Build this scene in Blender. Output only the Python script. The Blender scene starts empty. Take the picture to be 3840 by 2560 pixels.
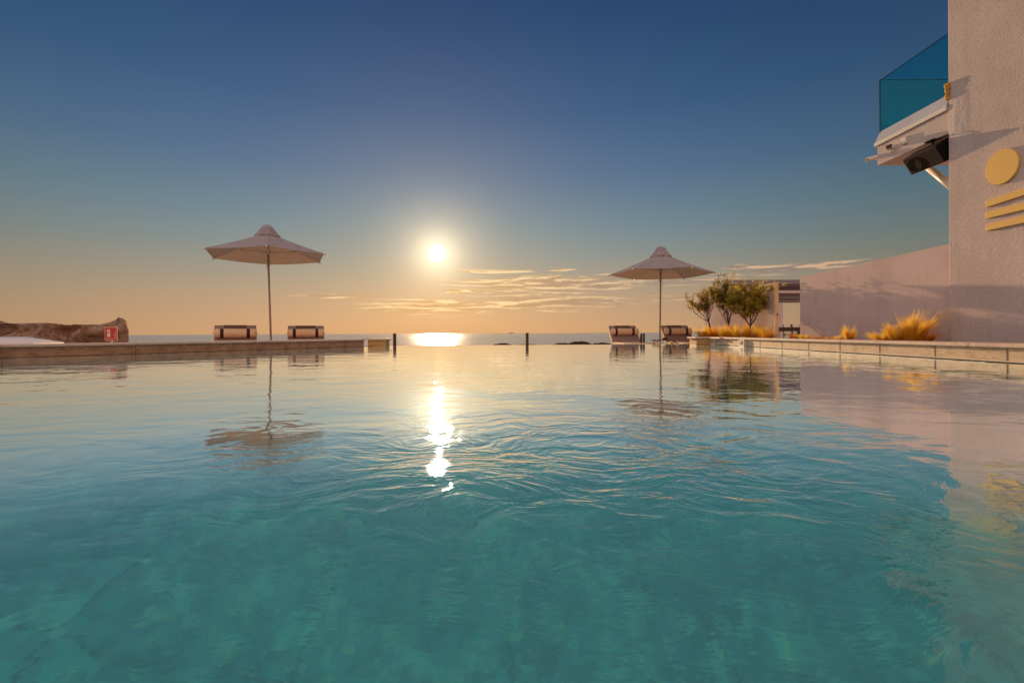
import bpy, bmesh, math, random
from mathutils import Vector, Matrix, noise
R = math.radians
sc = bpy.context.scene
col = sc.collection

# ------------------------------------------------------------------ camera
F = 1707.0; EYE = .254
cam_d = bpy.data.cameras.new('camera'); cam = bpy.data.objects.new('camera', cam_d); col.objects.link(cam)
cam_d.lens = 16.0; cam_d.sensor_width = 36.0; cam_d.sensor_fit = 'HORIZONTAL'
cam_d.shift_y = -.0082
cam_d.clip_start = .02; cam_d.clip_end = 60000
cam.matrix_world = Matrix.Translation((0, 0, EYE)) @ Matrix.Rotation(R(90), 4, 'X') @ Matrix.Rotation(R(-.28), 4, 'Z')
sc.camera = cam
sc.view_settings.view_transform = 'Standard'; sc.view_settings.look = 'None'
sc.view_settings.exposure = 0; sc.view_settings.gamma = 1
sc.cycles.max_bounces = 10; sc.cycles.transparent_max_bounces = 12
sc.cycles.sample_clamp_indirect = 6

# a pixel of the photograph at distance d -> a point of the place
def P(px, py, d):
    yh = 1248.4 - .005*(px-1920)
    return Vector(((px-1920)/F*d, d, EYE + (yh-py)/F*d))

# ------------------------------------------------------------------ node helpers
class NT:
    def __init__(s, tree): s.t = tree; s.n = tree.nodes; s.l = tree.links
    def node(s, typ, **kw):
        n = s.n.new(typ)
        for k, v in kw.items(): setattr(n, k, v)
        return n
    def put(s, sock, v):
        if isinstance(v, bpy.types.NodeSocket): s.l.new(v, sock)
        elif isinstance(v, (tuple, list)) and len(v) == 3 and sock.type == 'RGBA': sock.default_value = (*v, 1)
        else: sock.default_value = v
    def m(s, op, a, b=None, c=None, clamp=False):
        n = s.node('ShaderNodeMath', operation=op); n.use_clamp = clamp
        s.put(n.inputs[0], a)
        if b is not None: s.put(n.inputs[1], b)
        if c is not None: s.put(n.inputs[2], c)
        return n.outputs[0]
    def vm(s, op, a, b=None, scale=None):
        n = s.node('ShaderNodeVectorMath', operation=op)
        s.put(n.inputs[0], a)
        if b is not None: s.put(n.inputs[1], b)
        if scale is not None: s.put(n.inputs['Scale'], scale)
        return n.outputs['Value'] if op in ('DOT_PRODUCT', 'LENGTH', 'DISTANCE') else n.outputs[0]
    def mix(s, f, a, b, mode='MIX'):
        n = s.node('ShaderNodeMix', data_type='RGBA', blend_type=mode)
        s.put(n.inputs[0], f); s.put(n.inputs[6], a); s.put(n.inputs[7], b)
        return n.outputs[2]
    def smooth(s, x, a, b, lo=0., hi=1.):
        n = s.node('ShaderNodeMapRange', interpolation_type='SMOOTHSTEP')
        s.put(n.inputs[0], x); n.inputs[1].default_value = a; n.inputs[2].default_value = b
        n.inputs[3].default_value = lo; n.inputs[4].default_value = hi
        return n.outputs[0]
    def ramp(s, x, stops):
        n = s.node('ShaderNodeValToRGB'); e = n.color_ramp.elements
        e[0].position = stops[0][0]; e[0].color = (*stops[0][1], 1)
        e[1].position = stops[-1][0]; e[1].color = (*stops[-1][1], 1)
        for p, c in stops[1:-1]:
            q = e.new(p); q.color = (*c, 1)
        s.put(n.inputs[0], x); return n.outputs[0]
    def noise(s, vec, scale, detail=4, rough=.55, dist=0., out=0):
        n = s.node('ShaderNodeTexNoise'); s.put(n.inputs['Vector'], vec)
        n.inputs['Scale'].default_value = scale; n.inputs['Detail'].default_value = detail
        n.inputs['Roughness'].default_value = rough; n.inputs['Distortion'].default_value = dist
        return n.outputs[out]
    def comb(s, x, y, z):
        n = s.node('ShaderNodeCombineXYZ')
        for i, v in enumerate((x, y, z)): s.put(n.inputs[i], v)
        return n.outputs[0]
    def sep(s, v):
        n = s.node('ShaderNodeSeparateXYZ'); s.put(n.inputs[0], v); return n.outputs
def lin(r, g, b):
    f = lambda c: (c/255/12.92) if c/255 <= .04045 else ((c/255+.055)/1.055)**2.4
    return (f(r), f(g), f(b))

# ------------------------------------------------------------------ sky and sun
SAZ = math.atan((1640-1920)/F); SEL = math.atan((1250-950)/F*math.cos(SAZ))
sun_dir = Vector((math.sin(SAZ)*math.cos(SEL), math.cos(SAZ)*math.cos(SEL), math.sin(SEL)))
world = bpy.data.worlds.new('World'); sc.world = world; world.use_nodes = True
w = NT(world.node_tree); w.n.clear()
tc = w.node('ShaderNodeTexCoord'); d = tc.outputs['Generated']
dx, dy, dz = w.sep(d)
sky = w.node('ShaderNodeTexSky'); sky.sky_type = 'NISHITA'; sky.sun_disc = False
sky.sun_elevation = SEL; sky.sun_rotation = SAZ; sky.air_density = 1.5; sky.dust_density = 2.0
L = lin
grad = w.ramp(dz, [(0., L(208,160,116)), (.03, L(197,157,121)), (.075, L(179,152,125)), (.12, L(156,147,132)), (.17, L(130,140,140)),
                   (.23, L(106,131,144)), (.32, L(80,110,142)), (.43, L(54,90,131)), (.56, L(36,71,116)), (.62, L(29,64,109)),
                   (.74, L(120,135,165)), (1., L(210,215,225))])
# the sky is darker far from the sun at the left and the right horizon
cosun = w.vm('DOT_PRODUCT', d, tuple(sun_dir))
away = w.smooth(cosun, .98, .58, 1., .60)
grad = w.mix(1., grad, w.comb(away, w.m('ADD', w.m('MULTIPLY', away, .85), .15), w.m('ADD', w.m('MULTIPLY', away, .85), .15)), 'MULTIPLY')
# unseen sky behind the viewer, brightened to add fill light
back = w.smooth(dy, .42, -.15)
up = w.smooth(dz, -.02, .5)
backcol = w.mix(up, (1.0, .72, .54), (.93, .80, .76))
grad = w.mix(w.m('MULTIPLY', back, w.smooth(dz, -.05, .03)), grad, backcol)
u = w.m('SUBTRACT', 1., cosun)
def glow(amp, k, c):
    e = w.m('MULTIPLY', w.m('EXPONENT', w.m('MULTIPLY', u, -k)), amp)
    return w.comb(*[w.m('MULTIPLY', e, x) for x in c])
cur = grad
for g in (glow(14., 1/4.0e-5, (1, .95, .85)), glow(.62, 1/9e-4, (1, .84, .55)), glow(.34, 1/.0042, (1, .74, .44)), glow(.035, 1/.04, (1, .74, .45))):
    cur = w.vm('ADD', cur, g)
# clouds: thin bands low over the sea, laid out by bearing and height
az = w.m('ARCTAN2', dx, dy); el = w.m('ARCSINE', dz)
pv = w.comb(w.m('MULTIPLY', az, 5.), w.m('MULTIPLY', el, 62.), 0.)
warp = w.noise(pv, .8, 3, .5, out=1)
pv2 = w.vm('ADD', pv, w.vm('SCALE', w.vm('SUBTRACT', warp, (.5, .5, .5)), scale=.9))
nz = w.noise(pv2, 1.9, 8, .66)
def bump2(x, c, h): # soft window
    t = w.m('DIVIDE', w.m('SUBTRACT', x, c), h)
    return w.m('EXPONENT', w.m('MULTIPLY', w.m('MULTIPLY', t, t), -1.))
def az_px(px): return math.atan((px-1920)/F)
def el_px(px, py): return math.atan((1248.4-.005*(px-1920)-py)/math.hypot(F, px-1920))
env = None
#        px    py   half-w half-h amount
for px, py, hw, hh, amt in [(2060,1065,330,30,1.0), (1640,1150,250,28,.8), (2020,1135,360,28,.75), (1280,1111,150,8,.85),
                            (1855,1017,120,6,1.25), (1760,1092,110,8,.95), (2110,1010,60,6,.8), (2280,1035,300,8,.6), (2560,1060,260,9,.55),
                            (2780,1000,60,7,.9), (2720,1035,60,9,.9), (2930,1010,130,13,.8), (3130,990,120,9,.7), (2480,1120,220,12,.4)]:
    c1 = bump2(az, az_px(px), hw/F*.95)
    c2 = bump2(el, el_px(px, py), hh/F*1.15)
    t = w.m('MULTIPLY', w.m('MULTIPLY', c1, c2), amt*1.05)
    env = t if env is None else w.m('MAXIMUM', env, t)
dens = w.smooth(w.m('ADD', w.m('MULTIPLY', env, .46), nz), .57, .82)
# sunlit rim against grey underside: compare with the density a little lower
nz_b = w.noise(w.vm('ADD', pv2, (0., .30, 0.)), 1.9, 6, .62)
lit = w.smooth(w.m('SUBTRACT', nz, nz_b), -.05, .12)
near = w.m('EXPONENT', w.m('MULTIPLY', u, -14.))
c_dark = w.mix(near, L(140,124,118), L(190,150,110))
c_lit = w.mix(near, L(222,178,140), L(255,222,168))
cc = w.mix(lit, c_dark, c_lit)
dens = w.m('MULTIPLY', dens, w.smooth(env, .08, .35))
cur = w.mix(w.m('MULTIPLY', dens, .85), cur, cc)
bg1 = w.node('ShaderNodeBackground'); w.put(bg1.inputs[0], cur); bg1.inputs[1].default_value = .97
bg2 = w.node('ShaderNodeBackground'); w.put(bg2.inputs[0], sky.outputs[0]); bg2.inputs[1].default_value = .004
ad = w.node('ShaderNodeAddShader'); w.l.new(bg1.outputs[0], ad.inputs[0]); w.l.new(bg2.outputs[0], ad.inputs[1])
wo = w.node('ShaderNodeOutputWorld'); w.l.new(ad.outputs[0], wo.inputs[0])

sd = bpy.data.lights.new('sun', 'SUN'); sun = bpy.data.objects.new('sun', sd); col.objects.link(sun)
sd.energy = 5.0; sd.angle = R(.5); sd.color = (1., .66, .36)
sun.rotation_euler = sun_dir.to_track_quat('Z', 'Y').to_euler(); sun.location = (-10, 60, 12)

# ------------------------------------------------------------------ materials
def mat(name, c, rough=.8, var=0., vscale=3., c2=None, bump=0., bscale=60., spec=.3, metal=0., stretch=(1,1,1), sheen=0, detail=5):
    m = bpy.data.materials.new(name); m.use_nodes = True
    t = NT(m.node_tree); b = t.n['Principled BSDF']
    tcn = t.node('ShaderNodeTexCoord'); v = tcn.outputs['Object']
    if stretch != (1,1,1): v = t.vm('MULTIPLY', v, stretch)
    base = c
    if var > 0 or c2:
        n = t.noise(v, vscale, detail, .6)
        f = t.smooth(n, .3, .7)
        c2 = c2 or tuple(x*(1-var) for x in c)
        base = t.mix(f, c, c2)
    t.put(b.inputs['Base Color'], base)
    b.inputs['Roughness'].default_value = rough; b.inputs['Metallic'].default_value = metal
    b.inputs['Specular IOR Level'].default_value = spec
    if bump > 0:
        bn = t.node('ShaderNodeBump'); bn.inputs['Strength'].default_value = 1.; bn.inputs['Distance'].default_value = bump
        t.put(bn.inputs['Height'], t.noise(v, bscale, 4, .6)); t.l.new(bn.outputs[0], b.inputs['Normal'])
    return m
M = {}
def stucco(name, c, grain, amp, patch):
    m = bpy.data.materials.new(name); m.use_nodes = True
    t = NT(m.node_tree); b = t.n['Principled BSDF']; v = t.node('ShaderNodeNewGeometry').outputs['Position']
    n1 = t.noise(v, 1.1, 5, .6); n2 = t.noise(v, grain, 3, .6); n3 = t.noise(t.vm('MULTIPLY', v, (1, 3, .6)), 2.3, 5, .65)
    base = t.mix(t.smooth(n1, .35, .7), c, tuple(x*k for x, k in zip(c, (.86, .84, .82))))
    base = t.mix(t.m('MULTIPLY', t.smooth(n3, .5, .75), patch), base, tuple(x*k for x, k in zip(c, (.8, .74, .68))))
    base = t.mix(t.m('MULTIPLY', t.smooth(n2, .38, .62), .35), base, tuple(x*.6 for x in c))
    t.put(b.inputs['Base Color'], base); b.inputs['Roughness'].default_value = .95; b.inputs['Specular IOR Level'].default_value = .1
    bn = t.node('ShaderNodeBump'); bn.inputs['Distance'].default_value = amp
    t.put(bn.inputs['Height'], n2); t.l.new(bn.outputs[0], b.inputs['Normal'])
    return m
M['tower'] = stucco('rough_stucco', (.61, .475, .435), 62, .007, .7)
M['patch'] = stucco('trowelled_plaster', (.60, .48, .45), 40, .006, .6)
M['wall'] = stucco('smooth_plaster', (.65, .485, .445), 110, .003, .9)
M['slab'] = stucco('balcony_plaster', (.66, .52, .47), 90, .003, .4)
def travertine(name, c, c2, streak_axis=(1,1,1), joints=0):
    m = bpy.data.materials.new(name); m.use_nodes = True
    t = NT(m.node_tree); b = t.n['Principled BSDF']; v = t.node('ShaderNodeTexCoord').outputs['Object']
    s1 = t.noise(t.vm('MULTIPLY', v, streak_axis), 9, 6, .65, .4)
    s2 = t.noise(v, 3.5, 5, .6); s3 = t.noise(v, 130, 2, .5)
    base = t.mix(t.smooth(s1, .38, .66), c, c2)
    base = t.mix(t.m('MULTIPLY', t.smooth(s2, .45, .75), .5), base, tuple(x*.72 for x in c2))
    base = t.mix(t.m('MULTIPLY', t.smooth(s3, .6, .7), .35), base, tuple(x*.5 for x in c2))
    t.put(b.inputs['Base Color'], base); b.inputs['Roughness'].default_value = .6; b.inputs['Specular IOR Level'].default_value = .3
    bn = t.node('ShaderNodeBump'); bn.inputs['Distance'].default_value = .0008
    t.put(bn.inputs['Height'], s3); t.l.new(bn.outputs[0], b.inputs['Normal'])
    return m
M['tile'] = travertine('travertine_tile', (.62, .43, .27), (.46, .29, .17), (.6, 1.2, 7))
M['tile_l'] = travertine('travertine_tile_brown', (.44, .22, .12), (.28, .13, .065), (1, 1.2, 2.2))  # darker, browner travertine for the left wall and infinity edge
M['tile_g'] = travertine('travertine_tile_golden', (.60, .33, .12), (.48, .24, .08), (1, 1, 5))
M['marker'] = travertine('marker_tile', (.66, .52, .38), (.56, .43, .31), (1, 1, 2))
M['coping'] = travertine('coping_stone', (.62, .43, .31), (.52, .35, .25), (2, 2, 2))
M['deckst'] = travertine('deck_paving', (.60, .50, .50), (.50, .41, .41), (1, 1, 1))
M['dark'] = mat('dark_joint', (.05, .03, .02), .9)
M['seam'] = mat('grout_line', (.15, .08, .05), .9)
M['wood_dark'] = mat('dark_stained_wood', (.085, .04, .022), .6, .4, 6, bump=.001, stretch=(8, 8, 1))
M['cream'] = mat('cream_outdoor_fabric', (.76, .58, .38), .9, .12, 5, bump=.0006, bscale=500)
M['bolster'] = mat('beige_cushion_fabric', (.72, .44, .26), .9, .12, 7, bump=.0008, bscale=400)
M['mauve'] = mat('taupe_sling_fabric', (.29, .175, .14), .9, .15, 6, bump=.0006, bscale=500)
M['brown'] = mat('dark_brown_fabric', (.14, .07, .045), .9, .15, 6, bump=.0006, bscale=500)
M['strap'] = mat('strap_webbing', (.05, .016, .012), .85)
M['white_metal'] = mat('white_powder_coated_metal', (.72, .62, .52), .4, .06, 5)
M['grey_metal'] = mat('grey_metal_trim', (.45, .43, .47), .45, .08, 4)
M['pole'] = mat('aluminium_pole', (.36, .25, .19), .75, .1, 8, spec=.15)
M['black'] = mat('black_speaker_plastic', (.005, .004, .004), .6, spec=.12)
M['grille'] = mat('speaker_grille', (.035, .013, .008), .8, .5, 90, bump=.0015, bscale=350)
M['gold'] = mat('ochre_yellow_panel', (.72, .42, .10), .55, .06, 3)
M['rust'] = mat('orange_sealing_foam', (.75, .36, .06), .8, .6, 30, bump=.01, bscale=60)
M['red'] = mat('red_sign_face', (.55, .006, .006), .3, spec=.5)
M['signwhite'] = mat('sign_cream_print', (.75, .60, .45), .4)
M['fascia'] = mat('mauve_painted_beam', (.24, .18, .19), .8, .12, 1.5)
M['louver'] = mat('dark_brown_louver', (.12, .07, .065), .8, .15, 2)
M['pale_beam'] = mat('pale_beam', (.58, .42, .36), .8, .1, 2)
M['beige_post'] = mat('beige_painted_post', (.70, .44, .24), .7, .14, 3)
M['glasscup'] = mat('dark_clay_bowl', (.12, .03, .015), .5)
M['soil'] = mat('planting_soil', (.09, .055, .035), .95, .5, 12, bump=.01, bscale=30)
M['terrace'] = mat('terrace_paving', (.40, .31, .25), .8, .2, 2, bump=.001, bscale=50)
M['bark'] = mat('olive_bark', (.16, .095, .06), .9, .5, 14, bump=.004, bscale=50)
def leafy(name, c, c2, trans, scale=3.):
    m = bpy.data.materials.new(name); m.use_nodes = True
    t = NT(m.node_tree); t.n.clear()
    g = t.node('ShaderNodeNewGeometry'); o = t.node('ShaderNodeOutputMaterial')
    f = t.m('ADD', t.m('MULTIPLY', g.outputs['Random Per Island'], .6), t.m('MULTIPLY', t.smooth(t.noise(g.outputs['Position'], scale, 2), .35, .65), .4))
    cl = t.mix(f, c, c2)
    b = t.node('ShaderNodeBsdfPrincipled'); t.put(b.inputs['Base Color'], cl); b.inputs['Roughness'].default_value = .45
    b.inputs['Specular IOR Level'].default_value = .4
    tr = t.node('ShaderNodeBsdfTranslucent'); t.put(tr.inputs[0], t.mix(.5, cl, tuple(min(1, x*1.9) for x in c2)))
    mx = t.node('ShaderNodeMixShader'); mx.inputs[0].default_value = trans
    t.l.new(b.outputs[0], mx.inputs[1]); t.l.new(tr.outputs[0], mx.inputs[2]); t.l.new(mx.outputs[0], o.inputs[0])
    return m
M['olive'] = leafy('olive_leaf', (.10, .075, .016), (.36, .25, .055), .5, 7.)
M['olive_g'] = leafy('olive_leaf_bright', (.11, .095, .014), (.52, .38, .055), .55, 7.)
M['straw'] = leafy('golden_grass_blade', (.55, .16, .010), (.92, .48, .06), .6, 9.)
M['straw_r'] = leafy('rusty_grass_blade', (.34, .08, .008), (.72, .28, .03), .6, 9.)
def fabric(name, c):
    m = bpy.data.materials.new(name); m.use_nodes = True
    t = NT(m.node_tree); t.n.clear(); o = t.node('ShaderNodeOutputMaterial')
    v = t.node('ShaderNodeTexCoord').outputs['Object']
    n = t.noise(v, 5, 5, .6); n2 = t.noise(t.vm('MULTIPLY', v, (1, 1, 9)), 6, 3, .6)
    cl = t.mix(t.smooth(n, .35, .65), c, tuple(x*.85 for x in c))
    b = t.node('ShaderNodeBsdfDiffuse'); t.put(b.inputs[0], cl)
    tr = t.node('ShaderNodeBsdfTranslucent'); t.put(tr.inputs[0], tuple(x*k for x, k in zip(c, (1.1, 1.0, .66))))
    bn = t.node('ShaderNodeBump'); bn.inputs['Distance'].default_value = .012; t.put(bn.inputs['Height'], n2)
    t.l.new(bn.outputs[0], b.inputs['Normal']); t.l.new(bn.outputs[0], tr.inputs['Normal'])
    mx = t.node('ShaderNodeMixShader'); mx.inputs[0].default_value = .5
    t.l.new(b.outputs[0], mx.inputs[1]); t.l.new(tr.outputs[0], mx.inputs[2]); t.l.new(mx.outputs[0], o.inputs[0])
    return m
M['canopy'] = fabric('mauve_canopy_canvas', (.56, .49, .53))

# rough rock
def rockmat(name, c, c2):
    m = bpy.data.materials.new(name); m.use_nodes = True
    t = NT(m.node_tree); b = t.n['Principled BSDF']; v = t.node('ShaderNodeNewGeometry').outputs['Position']
    n = t.noise(v, 3.2, 6, .62, .5); n2 = t.noise(v, 22, 5, .65)
    base = t.mix(t.smooth(n, .4, .62), c, c2)
    base = t.mix(t.m('MULTIPLY', t.smooth(n2, .45, .7), .6), base, tuple(x*.55 for x in c2))
    t.put(b.inputs['Base Color'], base); b.inputs['Roughness'].default_value = .95; b.inputs['Specular IOR Level'].default_value = .1
    bn = t.node('ShaderNodeBump'); bn.inputs['Distance'].default_value = .03
    t.put(bn.inputs['Height'], t.m('ADD', n2, t.m('MULTIPLY', n, 1.5))); t.l.new(bn.outputs[0], b.inputs['Normal'])
    return m
M['rock'] = rockmat('rough_stone_wall', (.40, .24, .17), (.21, .09, .042))
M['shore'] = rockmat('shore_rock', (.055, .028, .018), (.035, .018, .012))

# pool water
def water_mat():
    m = bpy.data.materials.new('pool_water'); m.use_nodes = True
    t = NT(m.node_tree); t.n.clear(); o = t.node('ShaderNodeOutputMaterial')
    pos = t.node('ShaderNodeNewGeometry').outputs['Position']
    x, y, z = t.sep(pos)
    fl = t.comb(x, y, 0.)
    warp = t.vm('SCALE', t.vm('SUBTRACT', t.noise(fl, 3., 2, .5, out=1), (.5, .5, .5)), scale=.35)
    q = t.vm('ADD', fl, warp)
    cx, cy = .12, .95      # the jet that stirs the water
    dd = t.vm('DISTANCE', fl, (cx, cy, 0.))
    act = t.m('ADD', t.smooth(dd, .08, .80, 1., 0.), .0)
    # long gentle swell, medium ripples, fine ripples near the jet
    h1 = t.m('MULTIPLY', t.noise(t.vm('MULTIPLY', q, (1., 1.7, 1.)), 1.9, 2, .45), .0050)
    h2 = t.m('MULTIPLY', t.noise(t.vm('MULTIPLY', q, (1., 1.9, 1.)), 8.5, 2, .5), t.smooth(dd, 1., 5., .0012, .0005))
    h3 = t.m('MULTIPLY', t.noise(t.vm('MULTIPLY', q, (1., 1.5, 1.)), 26., 3, .55), t.m('ADD', t.smooth(dd, .7, 2.6, .00020, .00003), t.m('MULTIPLY', act, .0018)))
    h5 = t.m('MULTIPLY', t.noise(t.vm('MULTIPLY', q, (1., 1.6, 1.)), 11., 3, .5, .6), t.m('MULTIPLY', act, .0052))
    # rings running out from two points
    def rings(cx, cy, k, amp, r1):
        w_ = t.vm('ADD', fl, t.vm('SCALE', t.vm('SUBTRACT', t.noise(fl, 2.2, 2, .5, out=1), (.5, .5, .5)), scale=.16))
        r = t.vm('DISTANCE', w_, (cx, cy, 0.))
        return t.m('MULTIPLY', t.m('SINE', t.m('MULTIPLY', r, k)), t.m('MULTIPLY', t.smooth(r, .05, r1, 1., 0.), amp))
    h4 = t.m('ADD', rings(.16, .92, 62., .00020, 1.3), rings(.42, .70, 75., .00020, .6))
    h = t.m('ADD', t.m('ADD', t.m('ADD', h1, h2), t.m('ADD', h3, h5)), h4)
    bn = t.node('ShaderNodeBump'); bn.inputs['Strength'].default_value = 1.; bn.inputs['Distance'].default_value = 1.
    t.put(bn.inputs['Height'], h); N = bn.outputs[0]
    fr = t.node('ShaderNodeFresnel'); fr.inputs[0].default_value = 1.33; t.l.new(N, fr.inputs['Normal'])
    fac = t.m('MINIMUM', t.m('MAXIMUM', fr.outputs[0], t.smooth(fr.outputs[0], .05, .42)), .90)
    gl = t.node('ShaderNodeBsdfGlossy'); gl.inputs['Roughness'].default_value = .015
    gl.inputs[0].default_value = (1.15, 1.26, 1.33, 1); t.l.new(N, gl.inputs['Normal'])
    tr = t.node('ShaderNodeBsdfRefraction'); tr.inputs[0].default_value = (.44, .88, .86, 1); tr.inputs['IOR'].default_value = 1.33; tr.inputs['Roughness'].default_value = .0; t.l.new(N, tr.inputs['Normal'])
    df = t.node('ShaderNodeBsdfDiffuse'); df.inputs[0].default_value = (.22, .58, .64, 1)
    body = t.node('ShaderNodeMixShader'); body.inputs[0].default_value = .17
    t.l.new(tr.outputs[0], body.inputs[1]); t.l.new(df.outputs[0], body.inputs[2])
    mx = t.node('ShaderNodeMixShader'); t.put(mx.inputs[0], fac)
    t.l.new(body.outputs[0], mx.inputs[1]); t.l.new(gl.outputs[0], mx.inputs[2]); t.l.new(mx.outputs[0], o.inputs[0])
    return m
M['water'] = water_mat()
def pool_mat():
    m = bpy.data.materials.new('turquoise_pool_lining'); m.use_nodes = True
    t = NT(m.node_tree); b = t.n['Principled BSDF']; pos = t.node('ShaderNodeNewGeometry').outputs['Position']
    q = t.vm('ADD', pos, t.vm('SCALE', t.vm('SUBTRACT', t.noise(pos, 2.5, 2, .5, out=1), (.5, .5, .5)), scale=.07))
    br = t.node('ShaderNodeTexBrick'); t.put(br.inputs['Vector'], q); br.offset = 0
    br.inputs['Scale'].default_value = 1.; br.inputs['Brick Width'].default_value = .62; br.inputs['Row Height'].default_value = .62
    br.inputs['Mortar Size'].default_value = .007; br.inputs['Mortar Smooth'].default_value = .6
    br.inputs['Color1'].default_value = (.07, .42, .46, 1); br.inputs['Color2'].default_value = (.09, .48, .50, 1); br.inputs['Mortar'].default_value = (.045, .30, .29, 1)
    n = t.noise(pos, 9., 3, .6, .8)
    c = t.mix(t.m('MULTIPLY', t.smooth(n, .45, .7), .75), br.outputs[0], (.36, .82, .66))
    n2 = t.noise(pos, 3., 4, .6)
    c = t.mix(t.m('MULTIPLY', t.smooth(n2, .42, .66), .6), c, (.02, .24, .34))
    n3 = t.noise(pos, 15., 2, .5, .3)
    c = t.mix(t.m('MULTIPLY', t.smooth(n3, .57, .72), .5), c, (.50, .78, .45))  # yellow-green specks of caustic light painted into the lining colour
    vo = t.node('ShaderNodeTexVoronoi'); vo.inputs['Scale'].default_value = 26.; vo.inputs['Randomness'].default_value = .35; t.put(vo.inputs['Vector'], pos)
    vr = t.sep(vo.outputs['Color'])[0]
    c = t.mix(1., c, t.comb(*[t.m('ADD', .80, t.m('MULTIPLY', vr, .36))]*3), 'MULTIPLY')
    t.put(b.inputs['Base Color'], c); b.inputs['Roughness'].default_value = .6
    return m
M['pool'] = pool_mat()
def sea_mat():
    m = bpy.data.materials.new('sea_water'); m.use_nodes = True
    t = NT(m.node_tree); b = t.n['Principled BSDF']; pos = t.node('ShaderNodeNewGeometry').outputs['Position']
    b.inputs['Base Color'].default_value = (.17, .25, .31, 1); b.inputs['Roughness'].default_value = .14
    b.inputs['Specular IOR Level'].default_value = .5; b.inputs['IOR'].default_value = 1.33
    a = t.noise(t.vm('MULTIPLY', pos, (.35, 1., 1.)), .22, 5, .6)
    c = t.noise(t.vm('MULTIPLY', pos, (.5, 1., 1.)), .02, 3, .6)
    bn = t.node('ShaderNodeBump'); bn.inputs['Distance'].default_value = 1.
    t.put(bn.inputs['Height'], t.m('ADD', t.m('MULTIPLY', a, 1.15), t.m('MULTIPLY', c, 3.))); t.l.new(bn.outputs[0], b.inputs['Normal'])
    return m
M['sea'] = sea_mat()
def glass_mat():
    m = bpy.data.materials.new('teal_tinted_glass'); m.use_nodes = True
    t = NT(m.node_tree); t.n.clear(); o = t.node('ShaderNodeOutputMaterial')
    tr = t.node('ShaderNodeBsdfTransparent'); tr.inputs[0].default_value = (.40, .84, .86, 1)
    gl = t.node('ShaderNodeBsdfGlossy'); gl.inputs['Roughness'].default_value = .02; gl.inputs[0].default_value = (.8, .95, 1, 1)
    mx = t.node('ShaderNodeMixShader'); mx.inputs[0].default_value = .05
    t.l.new(tr.outputs[0], mx.inputs[1]); t.l.new(gl.outputs[0], mx.inputs[2]); t.l.new(mx.outputs[0], o.inputs[0])
    return m
M['glass'] = glass_mat()
M['glass_edge'] = mat('glass_edge', (.01, .03, .05), .3)
M['isle'] = mat('hazy_islet', (.34, .26, .22), 1.)

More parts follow.
